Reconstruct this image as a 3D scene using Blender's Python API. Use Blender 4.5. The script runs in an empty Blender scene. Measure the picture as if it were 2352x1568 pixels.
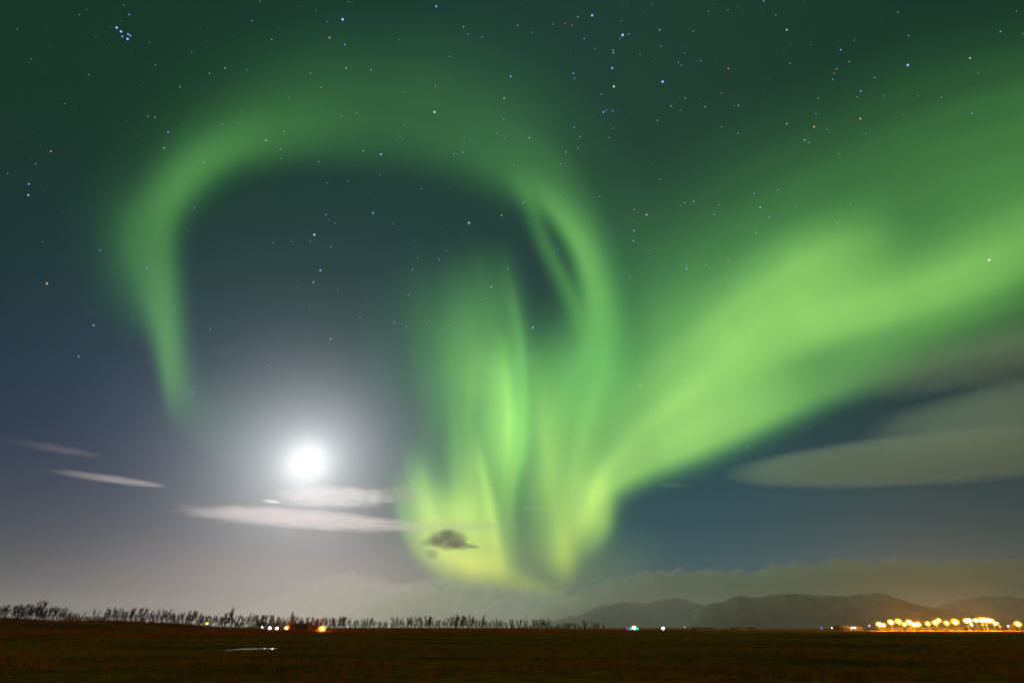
import bpy, bmesh, math, random
import numpy as np
from mathutils import Vector, Matrix, Euler

random.seed(7)
rng = np.random.default_rng(7)
R = math.radians
scene = bpy.context.scene
col = scene.collection

# ------------------------------------------------------------------ camera
PITCH = R(32.12)
FOC = 1045.0            # focal length in sky-chart units (chart is 2352 x 1568)
CX, CY = 1176.0, 784.0
EYE = 1.7
cam_data = bpy.data.cameras.new('camera')
cam = bpy.data.objects.new('camera', cam_data)
col.objects.link(cam)
cam.location = (0, 0, EYE)
cam.rotation_euler = (R(90) + PITCH, 0, 0)
cam_data.sensor_width = 36.0
cam_data.lens = 36.0 * FOC / 2352.0
cam_data.clip_start = 0.1
cam_data.clip_end = 60000
scene.camera = cam

FW = np.array([0, math.cos(PITCH), math.sin(PITCH)])
UP = np.array([0, -math.sin(PITCH), math.cos(PITCH)])
RT = np.array([1.0, 0, 0])


def sky_dir(x, y):
    """unit direction of a place on the gnomonic sky chart"""
    d = FW + RT * ((x - CX) / FOC) - UP * ((y - CY) / FOC)
    return d / np.linalg.norm(d)


def sky_point(x, y, dist):
    return Vector(sky_dir(x, y) * dist + np.array([0, 0, EYE]))


MOON = sky_dir(706, 1063)
MOON_EL = math.asin(MOON[2])
MOON_AZ = math.atan2(MOON[0], MOON[1])      # clockwise from +Y

# ------------------------------------------------------------------ world: moonlit night sky
world = bpy.data.worlds.new('World')
scene.world = world
world.use_nodes = True
wt = world.node_tree
wt.nodes.clear()


def wn(kind, **kw):
    n = wt.nodes.new(kind)
    for k, v in kw.items():
        setattr(n, k, v)
    return n


def wmath(op, a, b=None, clamp=False):
    n = wn('ShaderNodeMath', operation=op)
    n.use_clamp = clamp
    for i, v in enumerate((a, b)):
        if v is None:
            continue
        if isinstance(v, (int, float)):
            n.inputs[i].default_value = v
        else:
            wt.links.new(v, n.inputs[i])
    return n.outputs[0]


tc = wn('ShaderNodeTexCoord')
DIR = tc.outputs['Generated']
sep = wn('ShaderNodeSeparateXYZ')
wt.links.new(DIR, sep.inputs[0])
Z = wmath('MAXIMUM', sep.outputs[2], 0.0)


def lobe(d, sigma_deg):
    n = wn('ShaderNodeVectorMath', operation='DOT_PRODUCT')
    wt.links.new(DIR, n.inputs[0])
    n.inputs[1].default_value = tuple(float(c) for c in d)
    k = 1.0 / R(sigma_deg) ** 2
    return wmath('EXPONENT', wmath('MULTIPLY', wmath('SUBTRACT', n.outputs['Value'], 1.0), k))


def horizon(scale):
    return wmath('EXPONENT', wmath('MULTIPLY', Z, -1.0 / scale))


acc = None


def add_light(fac, rgb):
    global acc
    n = wn('ShaderNodeVectorMath', operation='SCALE')
    n.inputs[0].default_value = rgb
    if isinstance(fac, (int, float)):
        n.inputs['Scale'].default_value = fac
    else:
        wt.links.new(fac, n.inputs['Scale'])
    o = n.outputs[0]
    if acc is not None:
        a = wn('ShaderNodeVectorMath', operation='ADD')
        wt.links.new(acc, a.inputs[0])
        wt.links.new(o, a.inputs[1])
        o = a.outputs[0]
    acc = o


# dark night air, airglow and thin diffuse aurora high up
add_light(1.0, (0.0045, 0.0165, 0.0285))
add_light(lobe(sky_dir(1250, 250), 38), (0.004, 0.022, 0.006))
add_light(lobe(sky_dir(150, 250), 22), (-0.001, 0.005, -0.016))
add_light(lobe(sky_dir(80, 1000), 12), (0.0, 0.0, 0.020))
add_light(lobe(sky_dir(240, 1170), 11), (0.005, 0.0, 0.012))
add_light(lobe(sky_dir(1500, 400), 20), (0.008, 0.012, 0.006))
add_light(lobe(sky_dir(1650, 1230), 14), (0.0, 0.012, 0.024))
add_light(lobe(sky_dir(2300, 150), 22), (-0.004, -0.002, -0.014))
# moonlight scattered by the air around the moon
add_light(lobe(MOON, 1.7), (0.60, 0.60, 0.60))
add_light(lobe(MOON, 3.6), (0.31, 0.31, 0.31))
add_light(lobe(MOON, 6.5), (0.28, 0.29, 0.29))
add_light(lobe(MOON, 13), (0.058, 0.070, 0.074))
add_light(lobe(MOON, 20), (0.005, 0.004, 0.024))
# air near the horizon: pale under the moon, blue to the right, lamp light of the town
add_light(wmath('MULTIPLY', horizon(0.20), lobe(sky_dir(720, 1440), 11)), (0.54, 0.44, 0.385))
add_light(wmath('MULTIPLY', horizon(0.07), lobe(sky_dir(740, 1440), 18)), (0.05, 0.012, 0.0))
add_light(wmath('MULTIPLY', horizon(0.25), lobe(sky_dir(1750, 1300), 22)), (0.0, 0.045, 0.075))
add_light(wmath('MULTIPLY', horizon(0.05), lobe(sky_dir(2230, 1440), 11)), (0.20, 0.10, 0.015))

add_light(wmath('MULTIPLY', horizon(0.07), lobe(sky_dir(250, 1440), 20)), (0.030, 0.004, -0.022))
# warm glow added to the unseen low sky behind the camera, reddens the ground
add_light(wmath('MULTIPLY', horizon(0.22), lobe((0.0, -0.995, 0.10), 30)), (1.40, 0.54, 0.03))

nish = wn('ShaderNodeTexSky', sky_type='NISHITA')
nish.sun_disc = False
nish.sun_elevation = MOON_EL
nish.sun_rotation = MOON_AZ
nish.air_density = 1.0
nish.dust_density = 0.5
bg1 = wn('ShaderNodeBackground')
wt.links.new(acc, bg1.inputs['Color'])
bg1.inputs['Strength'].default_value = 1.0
bg2 = wn('ShaderNodeBackground')
wt.links.new(nish.outputs[0], bg2.inputs['Color'])
bg2.inputs['Strength'].default_value = 0.0006
addw = wn('ShaderNodeAddShader')
wt.links.new(bg1.outputs[0], addw.inputs[0])
wt.links.new(bg2.outputs[0], addw.inputs[1])
outw = wn('ShaderNodeOutputWorld')
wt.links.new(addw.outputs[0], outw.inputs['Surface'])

# moonlight
sun_data = bpy.data.lights.new('moonlight', 'SUN')
sun_data.energy = 1.0
sun_data.angle = R(0.5)
sun_data.color = (1.0, 0.95, 0.90)
sun = bpy.data.objects.new('moonlight', sun_data)
col.objects.link(sun)
sun.rotation_euler = Vector(MOON).to_track_quat('Z', 'Y').to_euler()

# ------------------------------------------------------------------ render settings
scene.view_settings.view_transform = 'Standard'
scene.view_settings.look = 'None'
scene.view_settings.exposure = 0.0
scene.view_settings.gamma = 1.0
scene.render.engine = 'CYCLES'
cy = scene.cycles
cy.use_denoising = True
cy.max_bounces = 8
cy.diffuse_bounces = 2
cy.glossy_bounces = 2
cy.transmission_bounces = 2
cy.volume_bounces = 5
cy.transparent_max_bounces = 24
cy.volume_max_steps = 256
cy.filter_width = 1.8
cy.sample_clamp_indirect = 4.0


# ------------------------------------------------------------------ helpers
def tag(o, label=None, cat=None, group=None, kind=None):
    if label: o['label'] = label
    if cat: o['category'] = cat
    if group: o['group'] = group
    if kind: o['kind'] = kind
    return o


def empty(name, loc, rz=0.0):
    o = bpy.data.objects.new(name, None)
    o.empty_display_size = 0.3
    col.objects.link(o)
    o.location = loc
    o.rotation_euler = (0, 0, rz)
    return o


def link_mesh(name, verts, faces, mat, parent=None, smooth=False):
    me = bpy.data.meshes.new(name)
    me.from_pydata([tuple(map(float, v)) for v in verts], [], faces)
    me.materials.append(mat)
    if smooth:
        me.polygons.foreach_set('use_smooth', [True] * len(me.polygons))
    me.update()
    o = bpy.data.objects.new(name, me)
    col.objects.link(o)
    if parent:
        o.parent = parent
    return o


class MB:
    """collects simple solids into one mesh"""
    def __init__(self):
        self.v, self.f = [], []

    def box(self, x0, x1, y0, y1, z0, z1):
        b = len(self.v)
        self.v += [(x, y, z) for z in (z0, z1) for y in (y0, y1) for x in (x0, x1)]
        self.f += [[b + i for i in q] for q in
                   ((0, 2, 3, 1), (4, 5, 7, 6), (0, 1, 5, 4), (1, 3, 7, 5), (3, 2, 6, 7), (2, 0, 4, 6))]
        return self

    def tube(self, p0, p1, r0, r1, n=5, cap=True):
        p0, p1 = Vector(p0), Vector(p1)
        d = (p1 - p0).normalized()
        a = d.orthogonal().normalized()
        c = d.cross(a)
        b = len(self.v)
        for p, r in ((p0, r0), (p1, r1)):
            for i in range(n):
                t = 2 * math.pi * i / n
                self.v.append(tuple(p + (a * math.cos(t) + c * math.sin(t)) * r))
        for i in range(n):
            j = (i + 1) % n
            self.f.append([b + i, b + j, b + n + j, b + n + i])
        if cap:
            self.f.append([b + i for i in range(n)][::-1])
            self.f.append([b + n + i for i in range(n)])
        return self

    def prism(self, profile, y0, y1):
        """closed profile in x,z pulled along y"""
        b, n = len(self.v), len(profile)
        self.v += [(x, y, z) for y in (y0, y1) for x, z in profile]
        for i in range(n):
            j = (i + 1) % n
            self.f.append([b + i, b + j, b + n + j, b + n + i])
        self.f.append([b + i for i in range(n)][::-1])
        self.f.append([b + n + i for i in range(n)])
        return self

    def ball(self, c, r, sz=1.0, seg=12, rings=8):
        b = len(self.v)
        self.v.append((c[0], c[1], c[2] + r * sz))
        for i in range(1, rings):
            th = math.pi * i / rings
            for j in range(seg):
                ph = 2 * math.pi * j / seg
                self.v.append((c[0] + r * math.sin(th) * math.cos(ph), c[1] + r * math.sin(th) * math.sin(ph),
                               c[2] + r * sz * math.cos(th)))
        self.v.append((c[0], c[1], c[2] - r * sz))
        last = len(self.v) - 1
        for j in range(seg):
            k = (j + 1) % seg
            self.f.append([b, b + 1 + j, b + 1 + k])
            for i in range(rings - 2):
                o = b + 1 + i * seg
                self.f.append([o + j, o + seg + j, o + seg + k, o + k])
            o = b + 1 + (rings - 2) * seg
            self.f.append([o + j, last, o + k])
        return self

    def build(self, name, mat, parent=None, smooth=False):
        return link_mesh(name, self.v, self.f, mat, parent, smooth)


def new_mat(name):
    m = bpy.data.materials.new(name)
    m.use_nodes = True
    m.node_tree.nodes.clear()
    return m, m.node_tree


def out_surface(nt, sh):
    o = nt.nodes.new('ShaderNodeOutputMaterial')
    nt.links.new(sh, o.inputs['Surface'])


def mat_noise(name, c1, c2, scale=3.0, rough=0.85, detail=4.0):
    m, nt = new_mat(name)
    t = nt.nodes.new('ShaderNodeTexCoord')
    n = nt.nodes.new('ShaderNodeTexNoise')
    n.inputs['Scale'].default_value = scale
    n.inputs['Detail'].default_value = detail
    nt.links.new(t.outputs['Object'], n.inputs['Vector'])
    r = nt.nodes.new('ShaderNodeValToRGB')
    r.color_ramp.elements[0].position = 0.35
    r.color_ramp.elements[1].position = 0.65
    r.color_ramp.elements[0].color = (*c1, 1)
    r.color_ramp.elements[1].color = (*c2, 1)
    nt.links.new(n.outputs['Fac'], r.inputs[0])
    b = nt.nodes.new('ShaderNodeBsdfPrincipled')
    b.inputs['Roughness'].default_value = rough
    b.inputs['Specular IOR Level'].default_value = 0.2
    nt.links.new(r.outputs[0], b.inputs['Base Color'])
    out_surface(nt, b.outputs[0])
    return m


def mat_lamp(name, rgb, strength):
    m, nt = new_mat(name)
    e = nt.nodes.new('ShaderNodeEmission')
    e.inputs['Color'].default_value = (*rgb, 1)
    e.inputs['Strength'].default_value = strength
    out_surface(nt, e.outputs[0])
    return m


# ------------------------------------------------------------------ ground
# the row of trees stands on a low bank that runs away from the left to the middle
BANK = [(-420, 105, 3.9), (-141, 148, 3.75), (-112, 156, 3.1), (-98, 160, 2.2), (-90, 164, 1.7), (-78, 168, 1.25),
        (-67, 175, 1.0), (-36, 240, 0.7), (6, 290, 0.4), (58, 325, 0.0), (110, 350, 0.0)]


def bank_at(x):
    if x <= BANK[0][0]:
        return BANK[0][1], BANK[0][2]
    for a, b in zip(BANK, BANK[1:]):
        if x <= b[0]:
            t = (x - a[0]) / (b[0] - a[0])
            return a[1] + (b[1] - a[1]) * t, a[2] + (b[2] - a[2]) * t
    return BANK[-1][1], 0.0


bx = np.array([b[0] for b in BANK], float)
by = np.array([b[1] for b in BANK], float)
bz = np.array([b[2] for b in BANK], float)


def ground_z(x, y):
    x = np.asarray(x, float)
    y = np.asarray(y, float)
    yb = np.interp(x, bx, by)
    hb = np.interp(x, bx, bz)
    d = y - yb
    t = np.clip((d + 38) / 34, 0, 1)
    rise = t * t * (3 - 2 * t)
    fall = np.clip((44 - d) / 40, 0, 1)
    z = hb * rise * fall * (1 + 0.07 * np.sin(x * 0.11) + 0.05 * np.sin(x * 0.31 + 1))
    near = np.clip(1 - np.hypot(x, y) / 400, 0, 1)
    z = z + near * (0.10 * np.sin(x * 0.13 + y * 0.21) * np.sin(y * 0.17 - x * 0.05) + 0.05 * np.sin(x * 0.5 + 0.7 * y))
    flat = np.clip((np.hypot((x + 24.8) / 1.0, (y - 50) / 1.6) - 4) / 5, 0, 1)
    return z * flat


rs = np.concatenate([[0.0], np.geomspace(1.5, 5500, 230)])
az = np.radians(np.concatenate([np.linspace(-70, 70, 300), np.linspace(75, 285, 40)]))
gv, gf = [], []
na = len(az)
for r in rs[1:]:
    x = r * np.sin(az)
    y = r * np.cos(az)
    z = ground_z(x, y)
    gv += list(zip(x, y, z))
for i in range(len(rs) - 2):
    for j in range(na):
        k = (j + 1) % na
        gf.append([i * na + j, i * na + k, (i + 1) * na + k, (i + 1) * na + j])
gv.append((0, 0, float(ground_z(0, 0))))
for j in range(na):
    gf.append([len(gv) - 1, (j + 1) % na, j])

gm, nt = new_mat('dry_grass_ground')
L = nt.links.new
geo = nt.nodes.new('ShaderNodeNewGeometry')


def gnoise(scale, stretch=(1, 1, 1), detail=5, rough=0.6):
    mp = nt.nodes.new('ShaderNodeMapping')
    mp.inputs['Scale'].default_value = stretch
    L(geo.outputs['Position'], mp.inputs['Vector'])
    n = nt.nodes.new('ShaderNodeTexNoise')
    n.inputs['Scale'].default_value = scale
    n.inputs['Detail'].default_value = detail
    n.inputs['Roughness'].default_value = rough
    L(mp.outputs[0], n.inputs['Vector'])
    return n.outputs['Fac']


def gramp(fac, stops):
    r = nt.nodes.new('ShaderNodeValToRGB')
    cr = r.color_ramp
    while len(cr.elements) < len(stops):
        cr.elements.new(0.5)
    for e, (p, c) in zip(cr.elements, stops):
        e.position = p
        e.color = (*c, 1)
    L(fac, r.inputs[0])
    return r.outputs[0]


big = gramp(gnoise(0.06, (0.35, 1.0, 1), 4, 0.65), [(0.36, (0.085, 0.080, 0.009)), (0.50, (0.34, 0.175, 0.014)), (0.64, (0.50, 0.190, 0.016))])
fine = gramp(gnoise(1.3, (0.5, 1.0, 1), 6, 0.7), [(0.32, (0.18, 0.20, 0.22)), (0.50, (0.8, 0.8, 0.8)), (0.68, (1.55, 1.45, 1.3))])
mx = nt.nodes.new('ShaderNodeMix')
mx.data_type = 'RGBA'
mx.blend_type = 'MULTIPLY'
mx.inputs['Factor'].default_value = 1.0
L(big, mx.inputs['A'])
L(fine, mx.inputs['B'])
b = nt.nodes.new('ShaderNodeBsdfDiffuse')
L(mx.outputs['Result'], b.inputs['Color'])
bump = nt.nodes.new('ShaderNodeBump')
bump.inputs['Strength'].default_value = 0.6
bump.inputs['Distance'].default_value = 0.25
L(gnoise(1.6, (0.7, 1, 1), 5, 0.65), bump.inputs['Height'])
L(bump.outputs[0], b.inputs['Normal'])
out_surface(nt, b.outputs[0])
ground = link_mesh('ground', gv, gf, gm, smooth=True)
tag(ground, 'dark brown and olive grass field reaching the horizon', 'ground', kind='structure')

# ------------------------------------------------------------------ hills
hill_m = mat_noise('hill_rock', (0.02, 0.022, 0.017), (0.09, 0.09, 0.07), 0.012)


def hills(name, ridge, dist, depth, label, jag=0.0, seed=1):
    """a ridge drawn on the sky chart, given a real distance, slopes and back"""
    rr = np.random.default_rng(seed)
    xs = np.arange(ridge[0][0], ridge[-1][0] + 1, 4.0)
    ys = np.interp(xs, [p[0] for p in ridge], [p[1] for p in ridge])
    k = np.convolve(rr.normal(0, 1, len(xs) + 4), np.ones(5) / 5, 'valid')
    ys = ys + jag * k
    rows = 9
    v, f = [], []
    for x, y in zip(xs, ys):
        d = sky_dir(x, y)
        h = np.hypot(d[0], d[1])
        top = d / h * dist
        zt = max(top[2] + EYE, 0.5)
        dirh = d[:2] / h
        for q in range(rows):
            t = q / (rows - 1) * 2 - 1                       # -1 front foot, 0 crest, 1 back foot
            prof = (1 - abs(t)) ** 0.8
            wob = 1 + 0.10 * math.sin(x * 0.11 + q * 1.7) * (1 - prof) * prof * 4
            rad = dist + t * depth
            v.append((dirh[0] * rad, dirh[1] * rad, zt * prof * wob - (3.0 if prof == 0 else 0)))
    n = len(xs)
    for i in range(n - 1):
        for q in range(rows - 1):
            f.append([i * rows + q, (i + 1) * rows + q, (i + 1) * rows + q + 1, i * rows + q + 1])
    for i in (0, n - 1):
        f.append([i * rows + q for q in range(rows)])
    o = link_mesh(name, v, f, hill_m, smooth=True)
    return tag(o, label, 'hills', kind='structure')


hills('hills', [(1560, 1443), (1580, 1430), (1605, 1400), (1630, 1384), (1660, 1380), (1690, 1368), (1722, 1372), (1760, 1368),
                (1800, 1365), (1830, 1363), (1900, 1367), (1940, 1369), (1965, 1364), (1990, 1362), (2030, 1363), (2060, 1371),
                (2100, 1386), (2140, 1396), (2200, 1404), (2260, 1410), (2330, 1424), (2390, 1443)], 3200, 420,
      'dark flat-topped hill behind the lit town on the right', 2.6, 3)
hills('hills', [(1180, 1442), (1280, 1424), (1330, 1414), (1370, 1395), (1392, 1387), (1420, 1382), (1452, 1382), (1480, 1387),
                (1510, 1380), (1530, 1375), (1562, 1374), (1600, 1384), (1650, 1396), (1720, 1420), (1760, 1442)], 4900, 400,
      'faint jagged mountains fading into the haze left of the dark hill', 3.6, 5)
hills('hills', [(1980, 1442), (2080, 1412), (2160, 1390), (2210, 1377), (2260, 1369), (2310, 1368), (2360, 1374), (2450, 1362),
                (2560, 1380), (2700, 1400), (2850, 1440)], 4900, 400,
      'faint rounded hill at the right edge behind the town glow', 1.5, 9)


# ------------------------------------------------------------------ aurora
def catmull(pts, step=10.0):
    P = np.array(pts, float)
    P = np.vstack([2 * P[0] - P[1], P, 2 * P[-1] - P[-2]])
    out = []
    for i in range(1, len(P) - 2):
        n = max(2, int(np.hypot(*(P[i + 1, :2] - P[i, :2])) / step))
        for t in np.arange(n) / n:
            a, b_, c, d = P[i - 1], P[i], P[i + 1], P[i + 2]
            q = 0.5 * ((2 * b_) + (-a + c) * t + (2 * a - 5 * b_ + 4 * c - d) * t * t + (-a + 3 * b_ - 3 * c + d) * t ** 3)
            lin = b_ + (c - b_) * t
            q[2:] = lin[2:]
            out.append(q)
    out.append(P[-2])
    return np.array(out)


def stroke(X, Y, pts, length=26.0, streak=0.0, seed=0):
    """brightness of a band of light: (x, y, brightness, width left of travel, width right of travel)"""
    S = catmull(pts)
    T = np.gradient(S[:, :2], axis=0)
    ds = np.hypot(T[:, 0], T[:, 1])
    T /= ds[:, None]
    rr = np.random.default_rng(seed + 11)
    fr = rr.uniform(0.015, 0.10, 7)
    ph = rr.uniform(0, 6.28, 7)
    dr = rr.uniform(-0.010, 0.010, 7)
    am_ = 1 / (1 + fr * 14)
    g = np.zeros_like(X)
    run = 0.0
    for (x, y, I, wa, wb), (tx, ty), s in zip(S, T, ds):
        run += s
        if I <= 0:
            continue
        dx, dy = X - x, Y - y
        dt = dx * tx + dy * ty
        dn = dx * ty - dy * tx
        w = np.where(dn > 0, wa, wb)
        e = 0.5 * ((dn / w) ** 2 + (dt / length) ** 2)
        m = e < 9
        k = I * s / (length * 2.5066) * np.exp(-e[m])
        if streak:                      # fine streaks that run along the band
            q = dn[m]
            k = k * np.clip(1 + streak * sum(a_ * np.sin(f_ * q + p_ + d_ * run) for a_, f_, p_, d_ in zip(am_, fr, ph, dr)), 0.1, 3)
        g[m] += k
    return g


ARC = [
    ([(400, 965, 0.0, 14, 44), (394, 915, .11, 13, 34), (388, 860, .22, 14, 30), (384, 800, .27, 20, 28), (378, 730, .25, 28, 28), (373, 660, .22, 34, 28),
      (368, 580, .18, 38, 27), (367, 510, .17, 42, 30), (388, 450, .18, 42, 36), (440, 392, .17, 44, 38), (530, 330, .145, 54, 40),
      (640, 305, .105, 85, 46), (780, 305, .078, 100, 45), (920, 315, .066, 100, 45), (1060, 340, .07, 95, 45),
      (1180, 400, .10, 80, 40), (1262, 465, .22, 46, 22), (1318, 540, .32, 38, 18), (1355, 620, .34, 35, 22),
      (1374, 700, .31, 34, 32), (1378, 790, .27, 40, 46), (1358, 880, .20, 60, 60), (1320, 960, .08, 70, 60), (1290, 1020, 0, 70, 60)], 30),
    ([(1180, 395, 0, 12, 14), (1215, 470, .08, 12, 16), (1253, 560, .13, 12, 16), (1290, 632, .16, 11, 17), (1317, 700, .12, 10, 18),
      (1330, 775, 0, 10, 18)], 24),
    ([(330, 420, 0, 30, 40), (296, 500, .05, 35, 40), (288, 560, .065, 32, 40), (308, 640, .065, 28, 40), (332, 720, .04, 28, 40),
      (350, 790, 0, 25, 40)], 26),
    ([(392, 880, .02, 50, 14), (440, 970, .045, 70, 20), (540, 1040, .03, 80, 30), (640, 1080, 0, 80, 30)], 40),
    ([(360, 700, .02, 90, 40), (330, 560, .03, 120, 50), (400, 380, .03, 120, 60), (600, 240, .03, 120, 70), (850, 200, .03, 120, 70),
      (1080, 240, .045, 120, 70), (1280, 380, .04, 100, 60), (1400, 560, .03, 90, 60)], 50),
]
CURTAIN = [
    ([(1120, 560, .0, 40, 90), (1146, 650, .06, 34, 125), (1168, 740, .14, 26, 125), (1185, 840, .19, 18, 115), (1193, 930, .20, 16, 85),
      (1196, 1000, .21, 14, 65), (1186, 1060, .24, 14, 60), (1172, 1120, .18, 14, 55), (1165, 1200, .14, 14, 60), (1168, 1290, .08, 20, 60)], 24),
    ([(1130, 780, .02, 20, 30), (1147, 880, .14, 22, 46), (1155, 960, .16, 22, 52), (1143, 1040, .13, 22, 46), (1120, 1110, .06, 24, 50)], 22),
    ([(1080, 980, .02, 14, 30), (1102, 1070, .18, 10, 34), (1120, 1150, .22, 10, 42), (1134, 1230, .22, 11, 50), (1142, 1310, .22, 24, 60)], 20),
    ([(940, 1030, .01, 30, 10), (953, 1100, .15, 26, 12), (985, 1165, .16, 36, 18), (1030, 1220, .14, 50, 25), (1080, 1280, .06, 50, 25)], 20),
    ([(922, 1090, .02, 50, 12), (921, 1145, .18, 65, 12), (933, 1205, .25, 70, 12), (962, 1260, .29, 65, 12), (1010, 1302, .28, 52, 13),
      (1080, 1326, .26, 42, 14), (1150, 1334, .25, 32, 14), (1215, 1346, .18, 16, 14), (1262, 1356, .10, 12, 14), (1300, 1364, 0, 12, 14)], 22),
    ([(1152, 1190, 0, 8, 12), (1166, 1080, .07, 8, 14), (1170, 960, .09, 8, 15), (1163, 850, .07, 8, 15), (1148, 730, 0, 8, 14)], 22),
    ([(1198, 1040, 0, 14, 7), (1207, 930, .07, 14, 7), (1200, 810, .07, 14, 7), (1180, 690, .04, 14, 8), (1160, 600, 0, 14, 8)], 22),
    ([(1068, 1220, 0, 16, 14), (1052, 1120, .07, 15, 12), (1044, 1020, .06, 15, 12), (1046, 900, .02, 15, 12), (1050, 820, 0, 15, 12)], 22),
    ([(1012, 1240, 0, 12, 10), (985, 1150, .07, 12, 9), (966, 1075, .05, 12, 9), (955, 1010, 0, 12, 9)], 20),
    ([(1092, 1250, 0, 12, 8), (1084, 1140, .06, 12, 8), (1076, 1030, .05, 12, 8), (1080, 900, .02, 12, 9), (1090, 800, 0, 12, 9)], 20),
    ([(1050, 1050, .06, 60, 80), (1045, 1150, .19, 65, 70), (1080, 1240, .19, 55, 70), (1120, 1310, .06, 60, 60)], 40),
    ([(1040, 600, .02, 80, 120), (1050, 780, .045, 80, 110), (1060, 920, .08, 80, 80), (1040, 1040, .08, 80, 70)], 50),
]
BEAM = [
    ([(1299, 1342, 0, 16, 14), (1296, 1302, .24, 22, 18), (1300, 1235, .34, 30, 36), (1328, 1162, .33, 46, 46), (1405, 1108, .39, 60, 24),
      (1500, 1062, .36, 85, 25), (1640, 1005, .34, 95, 27), (1780, 940, .28, 95, 29), (1900, 890, .19, 80, 28), (2020, 850, .13, 70, 26),
      (2150, 815, .08, 60, 26), (2400, 770, .05, 60, 26), (2700, 740, 0, 60, 26)], 26),
    ([(1385, 1000, .06, 80, 60), (1500, 920, .17, 85, 70), (1620, 850, .21, 90, 70), (1750, 785, .27, 80, 60), (1900, 745, .34, 70, 38),
      (2050, 712, .34, 75, 36), (2200, 662, .32, 85, 42), (2400, 575, .26, 95, 44), (2700, 430, .10, 90, 50), (2850, 360, 0, 90, 50)], 32),
    ([(1600, 770, .03, 60, 60), (1720, 695, .12, 60, 60), (1850, 612, .22, 58, 60), (1930, 575, .20, 50, 60), (2060, 560, .06, 60, 60)], 40),
    ([(1380, 930, .05, 120, 110), (1550, 780, .16, 150, 120), (1750, 610, .125, 150, 110), (2000, 470, .09, 140, 120),
      (2200, 390, .11, 150, 120), (2450, 320, .10, 140, 120), (2800, 190, .03, 140, 120), (2950, 80, 0, 150, 120)], 70),
    ([(1222, 800, .06, 50, 60), (1232, 930, .14, 50, 60), (1245, 1030, .20, 45, 60), (1262, 1120, .21, 32, 45), (1272, 1200, .14, 24, 40), (1290, 1290, .10, 20, 30)], 26),
    ([(1240, 740, .04, 60, 60), (1280, 870, .14, 75, 70), (1295, 980, .24, 75, 75), (1310, 1070, .20, 60, 70), (1335, 1150, .06, 50, 60)], 40),
    ([(1372, 1105, .10, 24, 30), (1386, 1160, .20, 18, 34), (1384, 1205, .22, 14, 36), (1366, 1240, .14, 18, 36), (1340, 1270, .03, 18, 30)], 18),
    ([(1900, 830, .03, 30, 30), (2050, 790, .07, 26, 26), (2200, 745, .07, 26, 24), (2400, 680, .06, 30, 26), (2600, 610, 0, 30, 26)], 30),
    ([(1268, 1200, 0, 14, 18), (1254, 1080, .08, 13, 18), (1240, 950, .06, 13, 18), (1220, 800, .03, 13, 18), (1200, 700, 0, 13, 18)], 24),
    ([(1310, 1180, 0, 14, 14), (1322, 1080, .07, 14, 16), (1350, 960, .06, 16, 18), (1385, 850, .03, 18, 20), (1400, 780, 0, 18, 20)], 24),
    ([(1352, 1210, 0, 10, 10), (1362, 1140, .08, 10, 12), (1405, 1060, .07, 14, 16), (1480, 985, .05, 18, 18), (1580, 900, .04, 20, 20), (1690, 820, 0, 20, 20)], 26),
    ([(1225, 1080, .04, 40, 40), (1220, 1180, .09, 36, 36), (1224, 1260, .08, 34, 34), (1240, 1330, .05, 40, 40)], 30),
    ([(1200, 1240, .05, 40, 60), (1300, 1330, .05, 50, 60), (1380, 1310, .06, 60, 30), (1470, 1300, .03, 60, 30), (1540, 1300, 0, 60, 30)], 40),
]

am, nt = new_mat('aurora_light')
at = nt.nodes.new('ShaderNodeAttribute')
at.attribute_name = 'glow'
geo = nt.nodes.new('ShaderNodeNewGeometry')
sp = nt.nodes.new('ShaderNodeVectorMath')
sp.operation = 'NORMALIZE'
nt.links.new(geo.outputs['Position'], sp.inputs[0])
sx = nt.nodes.new('ShaderNodeSeparateXYZ')
nt.links.new(sp.outputs[0], sx.inputs[0])


def amath(op, a, b=None):
    n = nt.nodes.new('ShaderNodeMath')
    n.operation = op
    for i, v in enumerate((a, b)):
        if v is None: continue
        if isinstance(v, (int, float)): n.inputs[i].default_value = v
        else: nt.links.new(v, n.inputs[i])
    return n.outputs[0]


# light low over the land is yellowed by the thick air it crosses; strong bands are yellower than weak ones
low = amath('EXPONENT', amath('MULTIPLY', amath('MAXIMUM', sx.outputs[2], 0.0), -1 / 0.115))
red = amath('ADD', amath('ADD', amath('MULTIPLY', at.outputs['Fac'], 0.34), 0.235), amath('MULTIPLY', low, 0.72))
blue = amath('SUBTRACT', 0.18, amath('MULTIPLY', low, 0.30))
nz = nt.nodes.new('ShaderNodeTexNoise')
nz.inputs['Scale'].default_value = 9.0
nz.inputs['Detail'].default_value = 3.0
mp = nt.nodes.new('ShaderNodeMapping')
mp.inputs['Scale'].default_value = (1.0, 1.0, 0.22)
nt.links.new(sp.outputs[0], mp.inputs['Vector'])
nt.links.new(mp.outputs[0], nz.inputs['Vector'])
mod = amath('ADD', amath('MULTIPLY', nz.outputs['Fac'], 0.32), 0.84)
cb = nt.nodes.new('ShaderNodeCombineXYZ')
nt.links.new(red, cb.inputs[0])
nt.links.new(amath('SUBTRACT', 1.0, amath('MULTIPLY', low, 0.14)), cb.inputs[1])
nt.links.new(amath('MAXIMUM', blue, 0.0), cb.inputs[2])
em = nt.nodes.new('ShaderNodeEmission')
nt.links.new(cb.outputs[0], em.inputs['Color'])
nt.links.new(amath('MULTIPLY', at.outputs['Fac'], mod), em.inputs['Strength'])
tr = nt.nodes.new('ShaderNodeBsdfTransparent')
ad = nt.nodes.new('ShaderNodeAddShader')
nt.links.new(em.outputs[0], ad.inputs[0])
nt.links.new(tr.outputs[0], ad.inputs[1])
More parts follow.
